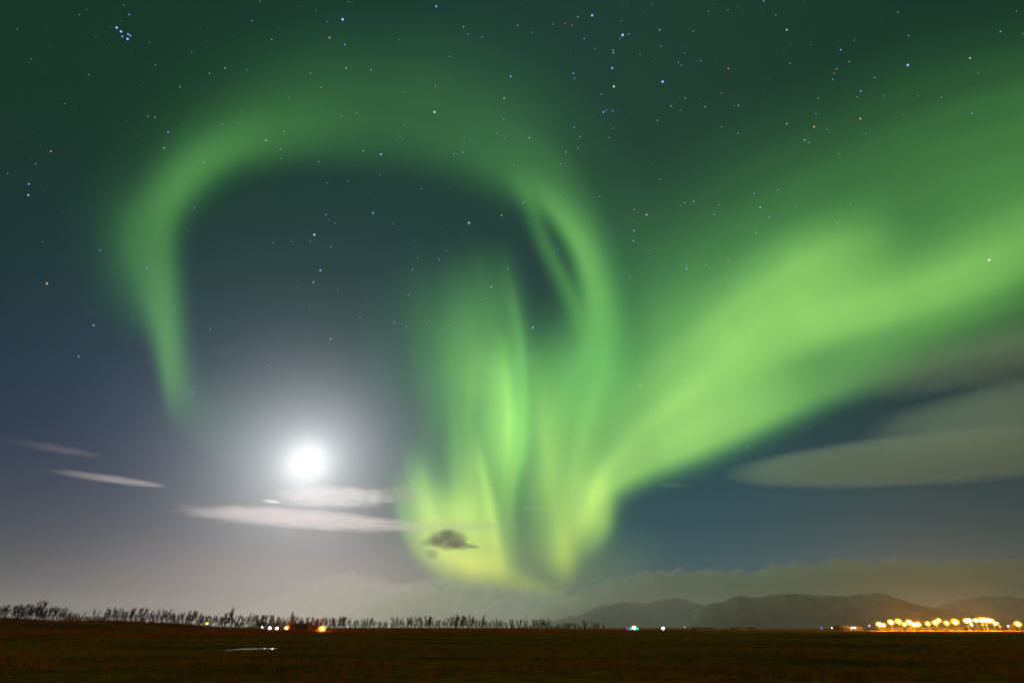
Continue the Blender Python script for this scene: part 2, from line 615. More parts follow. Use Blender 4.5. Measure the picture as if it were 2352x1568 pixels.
out_surface(nt, ad.outputs[0])
am.cycles.emission_sampling = 'NONE'

A_AZ = np.radians(np.arange(-68, 72.01, 0.25))
A_EL = np.radians(np.arange(0.4, 86, 0.25))
AA, EE = np.meshgrid(A_AZ, A_EL, indexing='ij')
DX, DY, DZ = np.sin(AA) * np.cos(EE), np.cos(AA) * np.cos(EE), np.sin(EE)
fwd = DY * FW[1] + DZ * FW[2]
fwd = np.maximum(fwd, 0.12)
CHX = CX + FOC * DX / fwd
CHY = CY - FOC * (DY * UP[1] + DZ * UP[2]) / fwd

aurora = empty('aurora', (0, 0, EYE))
tag(aurora, 'green aurora curling in a wide loop and fanning out to the right', 'aurora')


def aurora_part(name, strokes, dist, power, streak, label):
    g = np.zeros_like(CHX)
    for i, (pts, ln) in enumerate(strokes):
        g += power * stroke(CHX, CHY, pts, ln, streak, i)
    g = np.maximum(g - 0.004, 0)
    keep = g > 0
    nA, nE = g.shape
    fk = keep[:-1, :-1] | keep[1:, :-1] | keep[:-1, 1:] | keep[1:, 1:]
    idx = -np.ones(g.shape, int)
    used = np.zeros(g.shape, bool)
    for a in (0, 1):
        for b_ in (0, 1):
            used[a:nA - 1 + a, b_:nE - 1 + b_] |= fk
    idx[used] = np.arange(used.sum())
    V = np.stack([DX[used], DY[used], DZ[used]], 1) * dist
    ii, jj = np.nonzero(fk)
    F = np.stack([idx[ii, jj], idx[ii + 1, jj], idx[ii + 1, jj + 1], idx[ii, jj + 1]], 1)
    me = bpy.data.meshes.new(name)
    me.from_pydata(V.tolist(), [], F.tolist())
    a = me.attributes.new('glow', 'FLOAT', 'POINT')
    a.data.foreach_set('value', g[used].astype(np.float32))
    me.materials.append(am)
    o = bpy.data.objects.new(name, me)
    col.objects.link(o)
    o.parent = aurora
    o['label'] = label
    return o


aurora_part('arc', ARC, 20400, 1.0, 0.06, 'thin pale green loop of light arching over the moon')
aurora_part('curtain', CURTAIN, 20200, 1.55, 0.12, 'bright yellow-green rayed curtain reaching down to the clouds')
aurora_part('beam', BEAM, 20000, 1.5, 0.03, 'broad bright green beam fanning out to the right')

# ------------------------------------------------------------------ moon
moon_m = mat_lamp('moon_glow', (1.0, 0.99, 0.97), 2.5)
moon_m.cycles.emission_sampling = 'NONE'
mc = sky_point(706, 1063, 17000)
mo = MB().ball((0, 0, 0), 17000 * 24 / FOC * 0.92, 1.0, 32, 16).build('moon', moon_m, smooth=True)
mo.location = mc
tag(mo, 'glaring white full moon low in the sky left of the aurora curtain', 'moon')

# ------------------------------------------------------------------ stars
sm, nt = new_mat('star_light')
oi = nt.nodes.new('ShaderNodeObjectInfo')
e = nt.nodes.new('ShaderNodeEmission')
nt.links.new(oi.outputs['Color'], e.inputs['Color'])
out_surface(nt, e.outputs[0])
sm.cycles.emission_sampling = 'NONE'
# small round points of light far above the clouds: x, y on the sky chart, brightness and hue
STARS = '''
268,64,3b 278,73,3b 281,84,2b 294,79,2b 299,82,2b 293,90,3b 182,34,1b 297,34,1.5b 40,67,1b 72,136,1b 204,172,1b 220,85,0.7b 343,98,0.8b 357,149,1b
356,270,1.3b 340,268,1o 386,304,1.6b 377,340,1.3w 469,374,1.5b 517,157,1.3o 481,169,1o 413,201,1o 117,348,1.6o 82,377,1b 66,423,2b 65,448,2w 18,399,1b
579,48,1.2b 568,161,1b 511,286,1b 548,284,0.8b 440,120,0.8b 148,239,0.7w 199,23,0.8b 284,12,0.8b 787,45,3.2b 757,87,1.8o 752,50,1b 624,91,1.1o
792,103,1.4b 795,157,1.6b 852,161,1.2b 713,168,1o 737,201,1.1o 663,224,1b 652,303,1.2w 611,323,1.9b 644,343,1.4b 645,364,0.9b 998,258,2.6w
1002,15,2.2b 1065,62,1.2o 1074,79,1.1b 1107,86,1b 1033,130,1.1b 1173,176,1.7b 1158,226,1.5w 834,347,1.5b 875,355,2.1b 919,314,1b 930,289,0.8b
929,212,0.8b 1000,199,1o 1042,354,1.1b 1064,350,1.3b 1142,307,1b 1159,318,0.9b 733,372,1b 784,268,0.9o 819,260,0.8w 752,420,1b 799,417,1b 874,402,0.9b
968,434,1b 1096,294,0.8b 1066,316,0.8b 1157,274,0.8w 597,4,1b 916,92,0.8b 801,5,0.9b 725,24,0.8b 1360,36,2.8b 1430,81,3.2b 1327,39,1.2w 1189,59,1.2b
1222,75,1b 1342,89,1.2b 1444,79,1.2b 1424,89,1b 1515,69,1.7b 1592,72,1.1b 1518,107,1b 1367,112,0.9b 1408,116,1.2w 1409,122,1.2w 1406,157,2.2b
1317,169,1.5b 1320,180,1b 1410,199,2.5w 1522,188,3b 1610,140,1.1b 1558,144,1.1b 1565,150,0.9b 1673,158,1.2o 1574,226,1.1o 1541,244,1.2o 1562,254,0.8o
1620,246,1.4b 1696,243,1.4b 1686,244,0.8b 1386,258,1.8b 1392,254,1b 1407,255,1.2b 1381,217,1b 1510,277,1.2b 1319,293,1.2b 1408,295,0.8b 1332,314,1.2b
1216,317,1.5b 1299,350,1.4b 1288,376,1b 1180,379,1b 1399,316,0.8b 1327,341,0.8o 1516,412,1b 1732,445,1.2b 1695,307,0.9w 1657,292,0.8o 1657,214,0.9o
1672,23,1b 1627,27,0.9b 1754,3,1.4b 1497,10,0.9b 1470,125,0.8b 1573,122,0.8b 1377,452,1b 1304,452,0.9b 1427,49,0.8b 1270,56,0.9b 1314,59,0.9o
1298,55,0.9o 1782,35,1o 1807,69,2w 1931,115,1.7b 1862,103,0.8b 1815,146,1.1b 1962,93,0.9b 2062,29,1.2b 2087,82,1.3b 2085,150,3b 2298,73,1.7b
2228,134,2w 2350,78,1b 2233,261,1.3b 1950,142,1o 1922,159,1.1o 1916,169,0.9o 1913,183,1.2b 2009,179,1.2b 1977,210,1.6b 1969,223,0.9o 2030,221,1b
2109,221,0.9b 2162,224,0.8w 1880,226,0.9w 1874,262,1.1b 1807,285,1.7b 1870,292,1.9o 1976,273,2o 1900,298,1b 1988,307,0.9b 1848,322,1.6b 1858,328,1w
1928,354,1b 1787,437,1.2b 2075,265,0.8o 2335,26,0.9o 2247,168,0.8b 108,651,2.4o 215,747,1.9b 181,819,1.6b 229,575,1.3b 338,616,1.4b 399,710,1.2b
442,902,1.5b 483,757,1w 305,732,0.8w 447,478,1.2b 434,531,0.8b 394,505,0.8b 381,577,0.8b 98,556,0.8b 453,685,0.7b 290,881,0.6b 722,539,2.4w
736,621,2.2b 720,648,1.8b 857,489,1.9b 1077,512,2.2w 1152,495,1.6b 760,567,1.2b 713,554,1b 669,555,1b 749,494,1.1b 770,513,1b 756,506,0.8b
948,620,1.2b 1008,596,1w 1025,576,0.9b 1167,617,1.3b 1129,659,1.5w 1116,686,1b 938,678,1b 776,667,0.9o 827,730,1b 906,740,1w 933,749,1.1b 986,739,1w
1032,748,1.1w 759,778,1.4w 618,840,1w 916,755,0.8b 685,660,0.8b 711,703,0.7b 627,558,0.9b 949,865,0.8b 863,857,0.7b 960,593,0.8o 903,515,0.7o
1224,752,2b 1485,493,1.7w 1456,530,1.6b 1455,553,1.5b 1577,617,1.8b 1578,608,1b 1593,463,1.4b 1746,477,1.8b 1641,493,1.1b 1652,471,0.9o 1457,482,1o
1737,535,1.2o 1673,599,1.1o 1622,608,0.9o 1706,632,1.2b 1645,707,1b 1470,885,1.8o 1574,875,1.7w 1744,858,1w 1739,756,1o 1202,466,1.3b 1282,572,1b
1260,602,1b 1213,512,0.8w 1442,615,0.8b 1446,638,0.8w 1476,673,0.7b 1643,681,0.8b 1643,646,0.8b 1759,717,1o 1229,841,0.8o 1491,576,0.8b 1563,473,0.8b
1572,466,1o 1318,794,0.8b 1373,777,0.8w 2272,597,3.2w 1924,514,1.4b 1952,468,1b 1767,498,1.4b 2120,549,0.9o 2158,549,1.1b 1972,604,1.1w 2127,643,1.2o
2197,628,1b 2050,644,0.9b 2172,712,0.9b 1941,724,0.9b 2250,900,1w 2341,486,1b 2224,580,0.9b 1828,473,0.9b 1913,706,0.8b 2046,754,0.7b 1076,979,1.4b
1372,1125,1.3b 1719,1025,1.2b 1799,1033,0.9b 2057,979,1w 1453,1262,0.8b 1860,982,1b
'''.split()
star_mesh = None
HUE = {'b': (0.42, 0.72, 1.6), 'w': (1.0, 1.0, 0.92), 'o': (1.25, 0.78, 0.36)}
HUE_WORD = {'b': 'bluish', 'w': 'white', 'o': 'orange'}
SPECIAL = {(108, 651): 'brightest orange star, alone near the left edge outside the green loop',
           (2272, 597): 'brilliant white star inside the green beam near the right edge',
           (787, 45): 'brilliant blue-white star high above the green loop, left of the middle',
           (1430, 81): 'largest of the blue-white stars high in the dark gap right of the middle',
           (722, 539): 'white star inside the loop, straight above the moon',
           (736, 621): 'bluish star inside the loop, just under the white one above the moon',
           (998, 258): 'bright white star on the upper rim of the green loop',
           (1224, 752): 'bluish star beside the right edge of the rayed curtain',
           (1077, 512): 'white star inside the loop near its right inner edge',
           (2085, 150): 'brilliant bluish star in the upper right part of the sky',
           (1522, 188): 'bright blue-white star, lowest and rightmost of the big ones in the dark gap',
           (1976, 273): 'deep orange star in the upper right, above the green beam',
           (1470, 885): 'orange star where the green beam widens, left part of the beam'}


def put_star(x, y, b_, hue):
    global star_mesh
    D = 18000.0
    if star_mesh is None:
        o = MB().ball((0, 0, 0), 1.0, 1.0, 8, 6).build('star', sm, smooth=True)
        star_mesh = o.data
    else:
        o = bpy.data.objects.new('star', star_mesh)
        col.objects.link(o)
    o.location = sky_point(x, y, D)
    off = math.hypot(x - CX, y - CY) / FOC
    o.scale = [(0.66 + 0.56 * b_) / FOC * D / (1 + off * off) ** 0.75] * 3
    k = 0.17 + 0.31 * b_
    o.color = (*[c * k for c in HUE[hue]], 1)
    if x < 315 and 55 < y < 95 and x > 260:
        tag(o, 'bluish star in the tight little star cluster near the upper left corner', 'star', 'tight star cluster')
    elif (round(x), round(y)) in SPECIAL:
        tag(o, SPECIAL[(round(x), round(y))], 'star', 'bright stars')
    elif b_ >= 1.5:
        tag(o, f'clearly visible {HUE_WORD[hue]} star, brighter than the many faint ones around it', 'star', f'bright {HUE_WORD[hue]} stars')
    else:
        tag(o, f'tiny faint {HUE_WORD[hue]} star scattered in the dark green sky', 'star', f'faint {HUE_WORD[hue]} stars')


for s in STARS:
    x, y, q = s.split(',')
    put_star(float(x), float(y), float(q[:-1]), q[-1])
# the countless dimmest ones
mb = MB()
for i in range(380):
    x, y = rng.uniform(-60, 2420), rng.uniform(-60, 900)
    if y > 560 and rng.random() < 0.6:
        continue
    p = sky_point(x, y, 18300)
    off = math.hypot(x - CX, y - CY) / FOC
    mb.ball(tuple(p), rng.uniform(0.6, 1.0) / FOC * 18300 / (1 + off * off) ** 0.75, 1.0, 5, 4)
o = mb.build('faint_stars', sm)
o.color = (0.17, 0.24, 0.33, 1)
tag(o, 'countless dim specks of stars all over the upper sky', 'stars', kind='stuff')


# ------------------------------------------------------------------ clouds
def mat_cloud(name, density, rgb, aniso=0.0, noise=None):
    m, nt = new_mat(name)
    v = nt.nodes.new('ShaderNodeVolumePrincipled')
    v.inputs['Color'].default_value = (*rgb, 1)
    v.inputs['Anisotropy'].default_value = aniso
    v.inputs['Density'].default_value = density
    if noise:
        sc, lo, hi = noise
        geo = nt.nodes.new('ShaderNodeNewGeometry')
        mp = nt.nodes.new('ShaderNodeMapping')
        mp.inputs['Scale'].default_value = (sc, sc, sc * 1.8)
        nt.links.new(geo.outputs['Position'], mp.inputs['Vector'])
        n = nt.nodes.new('ShaderNodeTexNoise')
        n.inputs['Scale'].default_value = 1.0
        n.inputs['Detail'].default_value = 4.0
        n.inputs['Roughness'].default_value = 0.6
        nt.links.new(mp.outputs[0], n.inputs['Vector'])
        mr = nt.nodes.new('ShaderNodeMapRange')
        mr.inputs['From Min'].default_value = lo
        mr.inputs['From Max'].default_value = hi
        mr.inputs['To Max'].default_value = density
        nt.links.new(n.outputs['Fac'], mr.inputs['Value'])
        nt.links.new(mr.outputs[0], v.inputs['Density'])
    o = nt.nodes.new('ShaderNodeOutputMaterial')
    nt.links.new(v.outputs[0], o.inputs['Volume'])
    return m


def cloud(name, prof, dist, depth, mat, label, cat='cloud', group=None, step=8.0, ring=14, lump=0.0, seed=1):
    """a cloud body: (x, top, bottom) along its length on the sky chart, given distance and depth"""
    rr = np.random.default_rng(seed)
    P = np.array(prof, float)
    xs = np.arange(P[0, 0], P[-1, 0] + step * 0.5, step)
    top = np.interp(xs, P[:, 0], P[:, 1])
    bot = np.interp(xs, P[:, 0], P[:, 2])
    hmax = np.max(bot - top)
    waves = [(1 / (1 + i * .4), rr.uniform(.02, .05) * (1 + i), rr.integers(1, 3 + i), rr.uniform(0, 6.28)) for i in range(7)]
    v, f = [], []
    for i, (x, t, bt) in enumerate(zip(xs, top, bot)):
        mid, half = (t + bt) / 2, max((bt - t) / 2, 0.3)
        dd = depth * math.sqrt(half * 2 / hmax)
        for k in range(ring):
            a = 2 * math.pi * k / ring
            s = 1 + lump * sum(w * math.sin(f1 * x + f2 * a + p) for w, f1, f2, p in waves)
            p = sky_dir(x, mid - half * s * math.sin(a)) * (dist - dd * s * math.cos(a))
            v.append(p + np.array([0, 0, EYE]))
    n = len(xs)
    for i in range(n - 1):
        for k in range(ring):
            q = (k + 1) % ring
            f.append([i * ring + k, (i + 1) * ring + k, (i + 1) * ring + q, i * ring + q])
    f.append([k for k in range(ring)][::-1])
    f.append([(n - 1) * ring + k for k in range(ring)])
    o = link_mesh(name, v, f, mat, smooth=True)
    tag(o, label, cat, group)
    return o


bank_m = mat_cloud('bank_cloud_vapour', 0.0026, (0.44, 0.49, 0.38), 0.5, (0.0045, 0.38, 0.62))


def soft_cloud(name, x0, y0, x1, y1, hh, dist, depth, dens, rgb, aniso, label, ramp=(1.0, 1.0), seed=0, ragged=0.55, sharp=1.0, grain=1.6, parent=None):
    """a wisp between two places on the sky chart: density thins out towards its edges and breaks up in streaks"""
    a, b_ = sky_point(x0, y0, dist), sky_point(x1, y1, dist)
    c = (a + b_) / 2
    ax = (b_ - a) / 2
    ex = ax.normalized()
    ey = (c - Vector((0, 0, EYE))).normalized()
    ez = ex.cross(ey).normalized()
    off = math.hypot((x0 + x1) / 2 - CX, (y0 + y1) / 2 - CY) / FOC
    hz = hh / FOC * dist / (1 + off * off) ** 0.6
    o = MB().ball((0, 0, 0), 1.0, 1.0, 24, 14).build(name, bark_dummy, smooth=True)
    M = Matrix((ex * ax.length, ey * depth, ez * hz)).transposed().to_4x4()
    o.matrix_world = Matrix.Translation(c) @ M
    m, nt = new_mat(name + '_vapour')
    L_ = nt.links.new
    tcn = nt.nodes.new('ShaderNodeTexCoord')
    P_ = tcn.outputs['Object']

    def mth(op, p, q=None):
        n = nt.nodes.new('ShaderNodeMath')
        n.operation = op
        for i, w in enumerate((p, q)):
            if w is None: continue
            if isinstance(w, (int, float)): n.inputs[i].default_value = w
            else: L_(w, n.inputs[i])
        return n.outputs[0]
    mp = nt.nodes.new('ShaderNodeMapping')
    mp.inputs['Scale'].default_value = (1.9, 1.0, 1.7)
    mp.inputs['Location'].default_value = (seed * 3.1, seed * 1.7, 0)
    L_(P_, mp.inputs['Vector'])
    nz = nt.nodes.new('ShaderNodeTexNoise')
    nz.inputs['Scale'].default_value = grain
    nz.inputs['Detail'].default_value = 3
    L_(mp.outputs[0], nz.inputs['Vector'])
    ln = nt.nodes.new('ShaderNodeVectorMath')
    ln.operation = 'DOT_PRODUCT'
    L_(P_, ln.inputs[0])
    L_(P_, ln.inputs[1])
    edge = mth('SUBTRACT', 1.0, ln.outputs['Value'])
    body = mth('MAXIMUM', mth('ADD', mth('MINIMUM', mth('MULTIPLY', edge, sharp), 1.0), mth('MULTIPLY', mth('SUBTRACT', nz.outputs['Fac'], 0.62), ragged * 2)), 0.0)
    sx_ = nt.nodes.new('ShaderNodeSeparateXYZ')
    L_(P_, sx_.inputs[0])
    rm = nt.nodes.new('ShaderNodeMapRange')
    rm.inputs['From Min'].default_value = -1
    rm.inputs['From Max'].default_value = 1
    rm.inputs['To Min'].default_value = ramp[0]
    rm.inputs['To Max'].default_value = ramp[1]
    L_(sx_.outputs[0], rm.inputs['Value'])
    d = mth('MULTIPLY', mth('MULTIPLY', body, rm.outputs[0]), dens)
    v = nt.nodes.new('ShaderNodeVolumePrincipled')
    v.inputs['Color'].default_value = (*rgb, 1)
    v.inputs['Anisotropy'].default_value = aniso
    L_(d, v.inputs['Density'])
    oo = nt.nodes.new('ShaderNodeOutputMaterial')
    L_(v.outputs[0], oo.inputs['Volume'])
    o.data.materials[0] = m
    if parent:
        o.parent = parent
        o.matrix_parent_inverse = parent.matrix_world.inverted()
        return o
    bpy.context.view_layer.update()
    return tag(o, label, 'cloud')


bark_dummy = bpy.data.materials.new('vapour')
soft_cloud('streak_cloud', 70, 1074, 402, 1120, 11, 9000, 150, .0034, (1.0, .91, .90), .68, 'thin pale streak of cloud left of the moon, brightest at its right end', (.35, 1.6), 1)
soft_cloud('streak_cloud', -20, 1004, 262, 1053, 13, 9400, 150, .0009, (1.0, .84, .84), .6, 'very faint pinkish streak of cloud, uppermost at the left edge', (.5, 1.4), 2)
soft_cloud('streak_cloud', 350, 1166, 1010, 1214, 25, 9000, 260, .0025, (1.0, .90, .92), .70, 'long pale pink streak of cloud under the moon, reaching to the curtain', (1.0, 1.1), 3, 1.15, 1.5, 2.8)
soft_cloud('streak_cloud', 880, 1212, 1230, 1206, 17, 9100, 220, .0016, (.98, .94, .90), .5, 'faint grey streak of cloud crossing the bright curtain above the dark cumulus', (1.0, .9), 4)
soft_cloud('streak_cloud', 600, 1138, 930, 1143, 30, 8800, 240, .0021, (1.0, .95, .98), .70, 'bright white cloud directly below the moon', (1.0, 1.2), 5, 1.25, 1.5, 2.8)
soft_cloud('streak_cloud', 850, 1126, 990, 1142, 22, 8600, 200, .0022, (.90, .86, .86), .5, 'greyish ragged cloud right of the bright white one below the moon', (1.0, .7), 6, 1.0, 1.5, 3.0)
soft_cloud('streak_cloud', 596, 1148, 652, 1155, 4, 8700, 60, .006, (.98, .97, .97), .76, 'tiny bright sliver of cloud below and left of the moon', (1, 1), 7, .3)
soft_cloud('streak_cloud', 1180, 1166, 1275, 1169, 5, 9300, 80, .0025, (.98, .96, .95), .5, 'tiny faint sliver of cloud right of the rayed curtain', (1, 1), 8, .3)
soft_cloud('streak_cloud', 1500, 1112, 1600, 1117, 5, 9300, 80, .0012, (.98, .96, .95), .5, 'tiny faint sliver of cloud under the lower edge of the beam', (1, 1), 9, .3)

lens = soft_cloud('lens_cloud', 1646, 1094, 2900, 990, 68, 9500, 560, .0014, (.76, 1.0, .99), .1,  # white vapour; here and on both veils aurora green is put into the colour
                  'smooth grey-green lens-shaped cloud pointing left below the green beam', (1.3, .8), 11, .32, 2.2, 2.2)
soft_cloud('upper_veil', 1930, 1030, 2900, 850, 104, 10500, 900, .0010, (.75, 1.0, .97), .1, '', (.5, 1.2), 12, .35, 1.2, 1.2, lens)
soft_cloud('veil_cloud', 1850, 915, 2850, 680, 85, 12500, 1100, .0004, (.78, 1.0, .94), .1,
           'thin grey-green veil of cloud under the beam at the right edge', (.5, 1.3), 13, .4, 1.2)

# small dark cumulus: a peaked body, a flat skirt and a tail in front of the bright curtain
cu = soft_cloud('cumulus_cloud', 972, 1236, 1082, 1241, 27, 7000, 160, .0115, (.90, .90, .92), .2,
                'small dark grey cumulus cloud in front of the yellow-green curtain', (.8, 1.0), 21, 1.0, 1.6, 3.4)
soft_cloud('shoulder', 952, 1248, 1030, 1240, 12, 6950, 120, .006, (.90, .90, .92), .2, '', (.5, 1), 22, 1.1, 1.6, 3.0, cu)
soft_cloud('skirt', 1024, 1246, 1088, 1256, 12, 6950, 120, .008, (.90, .90, .92), .2, '', (1, .7), 23, 1.0, 1.8, 3.0, cu)
soft_cloud('tail', 1066, 1251, 1106, 1258, 6, 7000, 90, .010, (.90, .90, .92), .2, '', (1, .5), 24, .6, 1.6, 2.4, cu)
soft_cloud('peak', 1006, 1224, 1046, 1228, 15, 7000, 110, .008, (.90, .90, .92), .2, '', (.8, 1), 25, .9, 1.4, 2.6, cu)
soft_cloud('cumulus_cloud', 972, 1266, 1012, 1276, 13, 7000, 80, .007, (.90, .90, .92), .2,
           'tiny ragged scrap of cloud just under the small dark cumulus', (1, 1), 26, 1.5, 1.8, 4.0)

BANK_TOP = [(-500, 1400), (-200, 1392), (100, 1396), (350, 1388), (500, 1378), (600, 1368), (660, 1352), (700, 1340), (735, 1331), (770, 1320), (800, 1312), (825, 1312), (850, 1320),
            (878, 1317), (900, 1330), (930, 1334), (965, 1326), (1000, 1325), (1025, 1317), (1045, 1325), (1065, 1330), (1095, 1336), (1118, 1328),
            (1138, 1338), (1155, 1345), (1195, 1345), (1230, 1354), (1290, 1358), (1345, 1350), (1375, 1340), (1400, 1332), (1440, 1318), (1480, 1311), (1540, 1312),
            (1580, 1302), (1610, 1306), (1650, 1311), (1720, 1308), (1780, 1297), (1850, 1288), (1930, 1284), (2000, 1281), (2080, 1287),
            (2150, 1291), (2250, 1284), (2352, 1285), (2500, 1275), (2700, 1290), (2900, 1310)]
west_bank_m = mat_cloud('west_bank_vapour', 0.00075, (0.90, 0.88, 0.80), 0.6, (0.0060, 0.40, 0.64))
mid_bank_m = mat_cloud('mid_bank_vapour', 0.0013, (0.78, 0.82, 0.66), 0.55, (0.0055, 0.40, 0.64))
cloud('cloud_bank', [(330, 1452, 1475), (460, 1428, 1475), (560, 1398, 1475), (620, 1372, 1475)] + [(x, t, 1475) for x, t in BANK_TOP if 640 < x < 960] + [(1000, 1350, 1475), (1060, 1400, 1475), (1090, 1446, 1475)],
      9600, 900, west_bank_m, 'faint pale bank of cumulus cloud low under the moon', step=5, ring=28, lump=0.05, seed=8)
cloud('cloud_bank', [(640, 1452, 1475), (740, 1428, 1475), (830, 1390, 1475), (890, 1358, 1475), (920, 1344, 1475)] + [(x, t, 1475) for x, t in BANK_TOP if 940 < x < 1340] + [(1370, 1375, 1475), (1420, 1420, 1475)],
      10000, 900, mid_bank_m, 'grey-green bank of cloud cutting off the foot of the bright curtain', step=5, ring=28, lump=0.05, seed=12)
cloud('cloud_bank', [(1180, 1440, 1475), (1240, 1400, 1475), (1300, 1366, 1475)] + [(x, t, 1475) for x, t in BANK_TOP if x > 1340], 10400, 1100, bank_m,
      'long dark grey bank of cloud above the hills on the right', step=6, ring=28, lump=0.045, seed=9)

# ------------------------------------------------------------------ trees on the bank
bark_m = mat_noise('bark', (0.035, 0.022, 0.014), (0.07, 0.045, 0.028), 6.0)
twig_m = mat_noise('twigs', (0.15, 0.085, 0.065), (0.24, 0.13, 0.095), 4.0)


def place(px, Y):
    """ground position seen at chart column px, Y metres ahead"""
    z = 0.0
    X = 0.0
    for _ in range(6):
        X = (px - CX) / FOC * (Y * FW[1] + (z - EYE) * FW[2])
        z = float(ground_z(X, Y))
    return X, z


def chart_y_to_z(py, Y):
    """height of a point Y metres ahead that shows at chart height py"""
    t = (CY - py) / FOC
    # t = up.d / fw.d
    h = Y * (t * FW[1] - UP[1]) / (UP[2] - t * FW[2])
    return EYE + h


def tree_proto(seed, stems, spread, twigs):
    r = random.Random(seed)
    tr, cr = MB(), MB()
    H = 5.0
    limbs = []
    for s in range(stems):
        a = 2 * math.pi * (s + r.random() * 0.6) / stems
        lean = spread * (0.35 + 0.75 * r.random()) if stems > 1 else 0.08
        base = Vector((0.12 * math.cos(a), 0.12 * math.sin(a), -0.25))
        p = base
        d = Vector((math.cos(a) * lean, math.sin(a) * lean, 1)).normalized()
        rad = r.uniform(0.05, 0.085)
        n = 5
        ht = H * r.uniform(0.74, 1.0)
        for k in range(n):
            q = p + d * (ht / n) + Vector((r.gauss(0, .08), r.gauss(0, .08), 0))
            r2 = rad * 0.72
            tr.tube(p, q, rad, r2, 5, cap=(k == n - 1))
            if k >= 1:
                for _ in range(r.randint(2, 3)):
                    b_ = r.random() * 2 * math.pi
                    dd = (d * 0.9 + Vector((math.cos(b_), math.sin(b_), 0.25)) * r.uniform(.45, .8)).normalized()
                    l = ht * r.uniform(0.16, 0.30) * (1.15 - k / n * 0.6)
                    pp = p.lerp(q, r.random())
                    e = pp + dd * l
                    tr.tube(pp, e, r2 * 0.55, r2 * 0.22, 4, cap=False)
                    limbs.append((pp, e))
            limbs.append((p, q))
            p, rad = q, r2
            d = (d + Vector((r.gauss(0, .10), r.gauss(0, .10), 0.05))).normalized()
    limbs = [l for l in limbs if l[1].z > H * 0.25]
    for i in range(twigs):
        a, b_ = r.choice(limbs)
        p = a.lerp(b_, r.random())
        d = ((b_ - a).normalized() * 0.8 + Vector((r.gauss(0, .5), r.gauss(0, .5), r.uniform(0.1, 0.8)))).normalized()
        l = r.uniform(0.35, 0.85)
        m_ = p + d * l * 0.5
        e = p + d * l + Vector((0, 0, r.uniform(0.0, 0.15)))
        cr.tube(p, m_, 0.025, 0.019, 3, cap=False)
        cr.tube(m_, e, 0.019, 0.009, 3, cap=False)
    t = empty('bare_tree', (0, 0, 0))
    tr.build('trunk', bark_m, t)
    cr.build('crown', twig_m, t)
    return t


protos = [tree_proto(11, 4, .42, 520), tree_proto(12, 5, .55, 620), tree_proto(13, 3, .30, 320), tree_proto(14, 1, .1, 300),
          tree_proto(15, 4, .34, 480), tree_proto(16, 6, .62, 640)]
proto_used = [False] * len(protos)


def copy_thing(src):
    o = src.copy()
    col.objects.link(o)
    for ch in src.children:
        c = ch.copy()
        col.objects.link(c)
        c.parent = o
        for g in ch.children:
            d = g.copy()
            col.objects.link(d)
            d.parent = c
    return o


tree_rows = [(-420, 1362), (-300, 1366), (-150, 1374), (0, 1381), (60, 1379), (95, 1377), (130, 1381), (145, 1386), (185, 1404), (215, 1400), (235, 1399), (285, 1393), (350, 1398),
             (470, 1402), (530, 1406), (690, 1411), (760, 1413), (900, 1416), (1000, 1415), (1110, 1413), (1200, 1421), (1300, 1424), (1395, 1427)]
txs = np.array([p[0] for p in tree_rows], float)
tys = np.array([p[1] for p in tree_rows], float)
tr_rng = random.Random(5)
tree_spots = []
x = -380
while x < 0:
    tree_spots.append((x, None, 'out'))
    x += tr_rng.uniform(24, 40)
for x in (-14, -4, 8, 26, 40, 54, 66, 80, 98, 116, 132):
    tree_spots.append((x, None, 'left'))
for x in (183, 214):
    tree_spots.append((x, None, 'lone'))
for x in (40, 90, 151, 159, 168, 176, 191, 199, 206, 222, 229, 236, 330, 400, 455, 544, 549, 600, 640, 683, 720):
    tree_spots.append((x, 'low', 'low'))
x = 240
while x < 1395:
    tree_spots.append((x + tr_rng.uniform(-2, 2), None, 'row'))
    x += tr_rng.uniform(7.5, 13)
for x, k in ((521, 1392), (662, 1402), (1108, 1411)):
    tree_spots.append((x, k, 'tall'))

